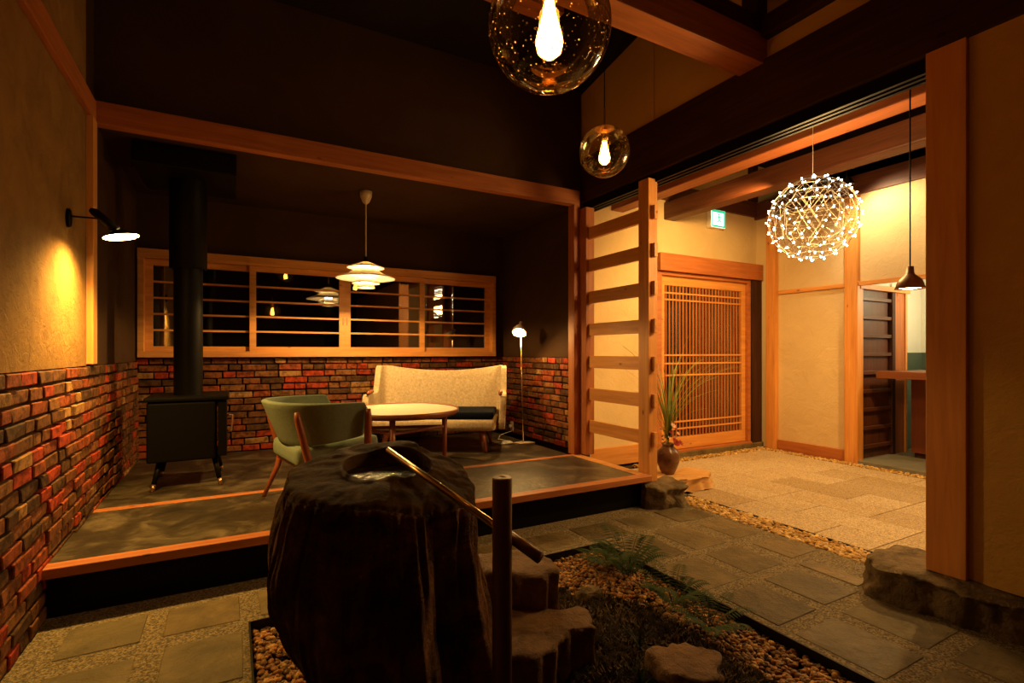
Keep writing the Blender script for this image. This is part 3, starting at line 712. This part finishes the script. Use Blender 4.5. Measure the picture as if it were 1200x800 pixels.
# ================================================================== STOVE
sv = thing('wood_stove', 'black boxy iron wood stove on splayed legs by the window wall', 'stove', (-.27, 4.72, .25))
bm = box(-.27, .16, -.27, .27, .20, .64, .02, 3); obj('body', bm, 'blackmetal', sv)
obj('top_plate', box(-.285, .25, -.285, .285, .642, .675, .012, 3), 'blackmetal', sv)
dr = obj('door', box(.175, .235, -.262, .262, .215, .64, .012, 2), 'blackmetal', sv)
bm = tube(bmesh.new(), [(.235, -.22, .52), (.27, -.22, .52), (.27, -.22, .40), (.235, -.22, .40)], .007, 10); obj('handle', bm, 'brownsteel', dr, smooth=True)
for sx_, sy_ in ((-1, -1), (1, -1), (-1, 1), (1, 1)):
    top = Vector((.18*sx_*.95-.02, .19*sy_, .21)); ft = Vector((.20*sx_-.02+.015*sx_, .27*sy_, .0)); k = ft.lerp(top, .22)
    lg = obj('leg', tube(bmesh.new(), [k, top], [.016, .022], 12), 'blackmetal', sv, smooth=True)
    tag(obj('foot_cap', tube(bmesh.new(), [ft, k], [.013, .016], 12), 'copper', lg, smooth=True), 'brass foot cap')
fl = thing('stove_flue', 'thick black flue pipe rising from the stove to the ceiling box', 'pipe', (-.30, 4.72, .92))
obj('pipe', lathe(bmesh.new(), [(.098, .005), (.098, .98), (.100, 1.0)], 40), 'blackmetal', fl, smooth=True)
obj('pipe_sleeve', lathe(bmesh.new(), [(.115, .98), (.127, .985), (.127, 1.68)], 40), 'blackmetal', fl, smooth=True)
bm = box(-.31, .33, -.36, .34, 1.66, 1.815, .006, 1); obj('ceiling_box', bm, 'blackmetal', fl)

# ================================================================== CHAIR
def shell_band(path, zt, zb, lean, thick, mat, name, parent, nseg=40, mod_end=.1):
    """path(t,k)->(x,y): t along -1..1, k 0 bottom..1 top"""
    bm = bmesh.new(); rows = []
    for j in range(9):
        k = j/8; row = []
        for i in range(nseg+1):
            t_ = -1+2*i/nseg; e = 1-abs(t_)
            top, bot = zt(t_), zb(t_)
            if e < mod_end:
                q = 1-e/mod_end; r = (1-math.sqrt(max(0, 1-q*q)))*.5*(top-bot)*.55; top -= r; bot += r
            x, y = path(t_, k); row.append(bm.verts.new((x, y, bot+(top-bot)*k)))
        rows.append(row)
    for a, b_ in zip(rows, rows[1:]):
        for i in range(nseg): bm.faces.new((a[i], a[i+1], b_[i+1], b_[i]))
    o = obj(name, bm, mat, parent, smooth=True, solid=thick, bev=thick*.3); return o
ch = thing('lounge_chair', 'green wool lounge chair with wrap-around back and reddish wooden legs', 'chair', (.56, 3.70, .25), math.radians(10))
def cpath(t_, k):
    th = t_*math.radians(118); a = .26+.115*k; b_ = .335+.045*k
    x = -a*math.cos(th); 
    if x > 0: x = .34*math.sin(abs(th)-PI/2)
    return (x+.0, b_*(abs(math.sin(th))**.8)*math.copysign(1, th) if abs(th) < PI/2 else b_*math.copysign(1, th)*(1-.04*(abs(th)-PI/2)))
shell_band(cpath, lambda t_: .69-.01*abs(t_), lambda t_: .41+.055*t_*t_, 0, .032, 'green', 'backrest', ch, 40, .07)
bm = bmesh.new(); bx(bm, -.27, .27, -.29, .29, .30, .43, .05, 4)
for v in bm.verts: v.co.z += .06*(v.co.x) 
obj('seat', bm, 'green', ch, smooth=True)
bm = bmesh.new(); bx(bm, -.24, .22, -.27, .27, .265, .30, .01, 2); obj('seat_frame', bm, 'teak', ch)
for sy_ in (-1, 1):
    bm = tube(bmesh.new(), [(-.32, .30*sy_, 0), (-.225, .315*sy_, .20), (-.20, .325*sy_, .30), (-.235, .345*sy_, .42), (-.28, .35*sy_, .60), (-.285, .35*sy_, .64)], [.013, .020, .024, .022, .020, .015], 12); obj('leg', bm, 'teak', ch, smooth=True)
    bm = tube(bmesh.new(), [(.20, .31*sy_, 0), (.17, .33*sy_, .25), (.15, .375*sy_, .42), (.14, .405*sy_, .60), (.14, .405*sy_, .64)], [.013, .020, .024, .021, .016], 12); obj('leg', bm, 'teak', ch, smooth=True)

# ================================================================== TABLE
tb_ = thing('round_table', 'round white-topped coffee table with reddish legs before the sofa', 'table', tuple(cv(4.37, -.95, .25)))
obj('tabletop', lathe(bmesh.new(), [(0, .515), (.478, .515), (.484, .517)], 64), flat('pale_laminate', (.86, .80, .64), .3), tb_, smooth=False)
obj('rim', lathe(bmesh.new(), [(.478, .514), (.484, .524), (.49, .522), (.492, .50), (.465, .475), (.0, .475)], 64), 'teak', tb_, smooth=True)
lp = []
for k in range(3):
    a = math.radians((-88, 12, 188)[k]); q = Rv*(.37*math.cos(a))+Fv*(.37*math.sin(a)); lp.append(q)
    obj('leg', tube(bmesh.new(), [(q.x, q.y, 0), (q.x, q.y, .475)], [.017, .024], 12), 'teak', tb_, smooth=True)
for k in range(3):
    a, b_ = lp[k].copy(), lp[(k+1) % 3].copy(); a.z = b_.z = .36
    obj('stretcher', tube(bmesh.new(), [a, b_], .014, 8), 'teak', tb_)

# ================================================================== SOFA
sf = thing('sofa', 'beige wool two-seat sofa with curved high back and navy seat cushion', 'sofa', tuple(cv(5.36, -.775, .25)), -math.atan(328/598)-.03)
def spath(t_, k):
    s = t_*(1.25); W = .665; D = .34
    if abs(s) <= .62: x = s/.62*W*.86; y = D*(1-.10*(s/.62)**2)
    else:
        q = (abs(s)-.62)/.63; ang = min(1, q/.35)*PI/2
        cx_, r = W*.86, .12
        x = cx_+r*math.sin(ang)*.8; y = D*.90-r*(1-math.cos(ang))
        if q > .35: y -= (q-.35)/.65*.46; x += (q-.35)*.02
        x = math.copysign(x, s)
    y += .06*k*(1 if abs(s) < .8 else 0)
    return (x*(1+.02*k), y-.0)
def stop(t_):
    s = abs(t_)*1.25
    if s < .62: return .80+.05*(s/.62)**2
    if s < .84: return .85+.01*math.sin((s-.62)/.22*PI/2)
    q = min(1, (s-.84)/.12); return .86-(.28)*(q*q*(3-2*q)) + (-.02*max(0, s-.96))
shell_band(spath, stop, lambda t_: .23, 0, .06, 'beige', 'backrest', sf, 90, .04)
bm = box(-.62, .62, -.30, .30, .22, .335, .045, 4); obj('seat_base', bm, 'beige', sf, smooth=True)
bm = box(-.60, .60, -.285, .27, .337, .41, .03, 4); tag(obj('seat_cushion', bm, 'navy', sf, smooth=True), 'navy seat cushion')
for s in (-1, 1):
    bm = tube(bmesh.new(), [(s*.665, -.26, .585), (s*.665, -.19, .60), (s*.66, -.12, .60)], [.016, .024, .018], 10); tag(obj('arm_tip', bm, 'teak', sf, smooth=True), 'reddish wooden arm tip')
    obj('leg', tube(bmesh.new(), [(s*.52, -.25, 0), (s*.47, -.22, .24)], [.020, .036], 12), 'teak', sf, smooth=True)
    obj('leg', tube(bmesh.new(), [(s*.54, .28, 0), (s*.48, .24, .24)], [.016, .028], 12), 'teak', sf, smooth=True)

# ================================================================== LAMPS
# tiered pendant
pl = thing('tiered_pendant', 'white tiered-shade pendant lamp hanging over the round table', 'lamp', (1.083, 4.78, 1.935))
for prof_ in ([(.03, .15), (.07, .135), (.165, .100), (.167, .094)], [(.07, .09), (.12, .066), (.152, .045), (.153, .04)], [(.10, .052), (.17, .036), (.262, .002), (.265, -.004)], [(.095, -.005), (.115, -.025), (.125, -.05)], [(.055, -.045), (.072, -.062), (.08, -.09)]):
    obj('shade', lathe(bmesh.new(), prof_, 48), 'shade', pl, smooth=True, solid=.003)
obj('bulb', lathe(bmesh.new(), [(.0, .125), (.035, .12), (.044, .09), (.044, -.06), (.06, -.075), (.0, -.082)], 24), emis('pendant_bulb', (1, .66, .26), P_PENDANT), pl, smooth=True)
obj('cord', tube(bmesh.new(), [(0, 0, .15), (0, 0, .72)], .0065, 8), 'offwhite', pl)
obj('socket', lathe(bmesh.new(), [(.0, .20), (.018, .20), (.022, .15), (.03, .148)], 20), 'blackmetal', pl)
obj('ceiling_cup', lathe(bmesh.new(), [(.006, .68), (.03, .70), (.052, .75), (.056, .80), (0, .804)], 24), 'offwhite', pl, smooth=True)
# glass globes
def globe(label, c, r, ztop):
    g = thing('glass_globe_lamp', label, 'lamp', c, 0, 'bubbled glass globe lamps')
    n = 24; prof_ = [(r*math.sin(PI*i/n), -r*math.cos(PI*i/n)) for i in range(1, n-2)]
    obj('globe', lathe(bmesh.new(), [(0.001, -r)]+prof_, 48), 'globeglass', g, smooth=True)
    obj('cap', lathe(bmesh.new(), [(.0, r+.004), (.02, r+.003), (.058, r*.93), (.060, r*.91)], 32), 'copper', g, smooth=True)
    obj('socket', lathe(bmesh.new(), [(.0, r*.95), (.017, r*.93), (.019, r*.42), (.0, r*.4)], 20), 'bronze', g, smooth=True)
    obj('bulb', lathe(bmesh.new(), [(.0, r*.45), (.012, r*.42), (.017, r*.2), (.03, -.02), (.033, -.038), (.028, -.06), (.013, -.073), (.0, -.076)], 24), 'bulb', g, smooth=True)
    obj('stem', tube(bmesh.new(), [(0, 0, r), (0, 0, r+.11)], .006, 8), 'copper', g)
    obj('cord', tube(bmesh.new(), [(0, 0, r+.1), (0, 0, ztop-c[2])], .003, 6), 'blackmetal', g)
globe('large bubbled glass globe lamp nearest the camera at top centre', (.667, 1.03, 2.03), .147, zr(1.03)+.02)
globe('smaller-looking bubbled glass globe lamp against the cream gable wall', (1.92, 2.37, 2.43), .147, zr(2.37)+.02)
globe('third glass globe lamp hanging above the top of the picture', (.87, 1.33, 2.69), .147, zr(1.4)+.02)
# wall reading lamp
wlmp = thing('wall_lamp', 'dark reading lamp on a thin arm fixed to the left wall', 'lamp', (XL, 3.555, 1.975))
obj('wall_plate', lathe(bmesh.new(), [(0, .0), (.034, .002), (.034, .014), (.028, .02), (0, .02)], 24, T() @ R(PI/2, 'Y') @ Matrix.Diagonal((1.5, .8, 1, 1))), 'blackmetal', wlmp)
obj('arm', tube(bmesh.new(), [(.015, 0, .01), (.15, 0, .012)], .005, 8), 'blackmetal', wlmp)
hd = obj('head', tube(bmesh.new(), [(.10, -.01, .055), (.12, -.008, .045), (.215, -.005, -.045)], [.012, .022, .024], 16), 'blackmetal', wlmp, smooth=True)
Mh = T(.235, 0, -.075) @ R(math.radians(-12), 'Y')
obj('shade', lathe(bmesh.new(), [(.02, .035), (.05, .022), (.085, -.002)], 32, Mh), 'blackmetal', hd, smooth=True, solid=.002)
obj('diffuser', lathe(bmesh.new(), [(.0, -.006), (.082, -.006), (.083, -.003)], 32, Mh), emis('reading_disc', (1, .66, .22), 90), hd)
# floor lamp
fb = Vector((2.82, 4.88, .25))
fp = thing('floor_lamp', 'slim pale floor lamp with a small bell head by the brick corner', 'lamp', tuple(fb))
bm = bmesh.new(); out = [(-.11, .03), (-.09, -.06), (.0, -.08), (.10, -.075), (.115, -.06), (.07, .03), (.0, .065), (-.06, .06)]
vs = [bm.verts.new((*p, 0)) for p in out]; f = bm.faces.new(vs); g = bmesh.ops.extrude_face_region(bm, geom=[f]); bmesh.ops.translate(bm, vec=(0, 0, .012), verts=[v for v in g['geom'] if isinstance(v, bmesh.types.BMVert)])
obj('base', bm, 'offwhite', fp); 
obj('pole', tube(bmesh.new(), [(.0, 0, .01), (-.035, 0, 1.22)], .007, 10), 'bronze', fp, smooth=True)
Mh = T(-.06, -.02, 1.235) @ R(math.radians(26), 'Y') @ R(math.radians(-24), 'X')
hd = obj('head', lathe(bmesh.new(), [(.0, .125), (.018, .12), (.02, .08), (.045, .06), (.07, .02), (.078, -.025)], 32, Mh), 'offwhite', fp, smooth=True, solid=.002)
obj('bulb', lathe(bmesh.new(), [(.0, .03), (.03, .025), (.055, -.01), (.05, -.026), (.0, -.036)], 20, Mh), emis('reading_bulb', (1, .58, .18), P_READ), hd, smooth=True)
pts = []
for k in range(60):
    a = k*.42; rr = .075*(1-k/140); pts.append((-.20+rr*math.cos(a)*1.2, .03+rr*.5*math.sin(a), .008+.0004*k))
pts = [(-.1, .0, .01)]+pts+[(-.16, .30, .012), (.0, .55, .015), (.24, .705, .02), (.247, .706, .085)]
obj('cord', tube(bmesh.new(), pts, .005, 6), 'white', fp, smooth=True)
ws = thing('wall_socket', 'small pale power socket low on the right brick wall', 'socket', (XR-.018, 5.58, .335))
obj('plate', box(-.01, .008, -.035, .035, -.055, .055, .003), 'offwhite', ws); obj('plug', box(-.04, -.01, -.015, .015, -.015, .02, .004), 'white', ws)
# sphere lamp
sp = thing('sphere_pendant', 'sparkling spherical wire pendant lamp hanging in the hall', 'lamp', (3.65, 2.17, 2.21))
ib = bmesh.new(); bmesh.ops.create_icosphere(ib, subdivisions=3, radius=1); RS = .305
vsn = [v.co.normalized() for v in ib.verts]; eds = [(e.verts[0].index, e.verts[1].index) for e in ib.edges]; ib.free()
bm = bmesh.new()
for a, b_ in eds: tube(bm, [vsn[a]*RS*.955, vsn[b_]*RS*.955], .0011, 3, False)
o = obj('outer_frame', bm, flat('steel_wire', (.28, .25, .22), .4, .8), sp); o['kind'] = 'stuff'
bm = bmesh.new(); bl = bmesh.new()
for v in vsn:
    tube(bm, [v*RS*.955, v*RS*.70], .0013, 3, False)
    g = bmesh.ops.create_icosphere(bl, subdivisions=1, radius=.0062, matrix=T(*(v*RS*.975)))
ic = bmesh.new(); bmesh.ops.create_icosphere(ic, subdivisions=2, radius=1)
vi = [v.co.normalized() for v in ic.verts]
for e in ic.edges: tube(bm, [e.verts[0].co.normalized()*RS*.70, e.verts[1].co.normalized()*RS*.70], .0013, 3, False)
ic.free()
o = obj('inner_frame', bm, flat('steel_wire_inner', (.16, .14, .12), .4, .8), sp); o['kind'] = 'stuff'
o = obj('bulbs', bl, emis('tiny_bulbs', (1, .82, .58), 60), sp); o['kind'] = 'stuff'
obj('cord', tube(bmesh.new(), [(0, 0, .29), (0, 0, 1.56)], .002, 6), 'white', sp)
# bell pendant
bp_ = thing('bell_pendant', 'small brown bell-shaped pendant lamp on a long dark cord', 'lamp', (3.60, 1.55, 1.665))
obj('shade', lathe(bmesh.new(), [(.0, .105), (.018, .105), (.02, .065), (.026, .055), (.058, .025), (.077, -.03)], 40), flat('brown_enamel', (.12, .05, .025), .4), bp_, smooth=True, solid=.002)
obj('bulb', lathe(bmesh.new(), [(0, .03), (.03, .02), (.070, -.020), (.0, -.034)], 24), emis('bell_bulb', (1, .68, .34), P_BELL*.5), bp_, smooth=True)
obj('cord', tube(bmesh.new(), [(0, 0, .10), (0, 0, 2.11)], .004, 6), 'blackmetal', bp_)
# spotlight fixture
st = thing('spotlight', 'small bright spotlight high on the far right hall wall', 'lamp', (5.80, 3.04, 3.02))
obj('can', tube(bmesh.new(), [(-.03, .03, .10), (.0, 0, .02)], .035, 16, False), 'blackmetal', st)
obj('lens', tube(bmesh.new(), [(-.016, .016, .06), (-.006, .006, .035)], .031, 16), emis('spot_lens', (1, .75, .4), 60), st)
obj('bracket', tube(bmesh.new(), [(-.03, .03, .09), (-.03, .03, .77)], .006, 6), 'blackmetal', st)
# exit sign
ex = thing('exit_sign', 'small lit green and white exit sign under the brown hall beam', 'sign', (5.36, 4.40, 2.93))
obj('case', box(-.135, .135, -.02, .045, -.115, .115, .004), 'white', ex)
face = obj('lit_face', box(-.125, .125, -.026, -.021, -.105, .105), emis('sign_white', (.75, 1, .82), 3.2), ex)
EG = emis('sign_green', (.02, .55, .22), 1.3)
bm = bmesh.new(); bx(bm, -.125, .125, -.029, -.0265, .075, .105); bx(bm, -.125, .125, -.029, -.0265, -.105, -.085); bx(bm, .095, .125, -.029, -.0265, -.085, .075); bx(bm, -.125, -.11, -.029, -.0265, -.085, .075)
obj('green_border', bm, EG, ex)
bm = bmesh.new()
lathe(bm, [(.0, .002), (.014, .002), (.014, 0)], 16, T(.0, -.027, .052) @ R(PI/2, 'X'))
for a, b_, w_ in (((-.0, .035), (.012, -.01), .012), ((.012, -.01), (.04, -.035), .008), ((.04, -.035), (.05, -.065), .007), ((.012, -.01), (-.015, -.04), .008), ((-.015, -.04), (-.045, -.045), .007), ((0, .03), (-.03, .015), .006), ((-.03, .015), (-.035, -.01), .006), ((0, .03), (.035, .02), .006), ((.035, .02), (.05, .04), .006)):
    tube(bm, [(a[0], -.028, a[1]), (b_[0], -.028, b_[1])], w_*.8, 6)
obj('running_figure', bm, EG, ex)

# ================================================================== COUNTER
ct_ = thing('counter', 'dark wood bar counter beyond the hall opening', 'counter', (6.9, 2.2, .035))
obj('worktop', box(-.52, .5, -3.0, .88, .925, 1.005, .004), wood('counter_top', (.13, .04, .016), (.19, .06, .022), 'y', .3), ct_)
obj('front_panel', box(.0, .4, -3.0, .76, .06, .925, .002), 'redwood', ct_)
obj('kick_board', box(.03, .4, -3.0, .74, 0, .06, .002), 'blackx', ct_)
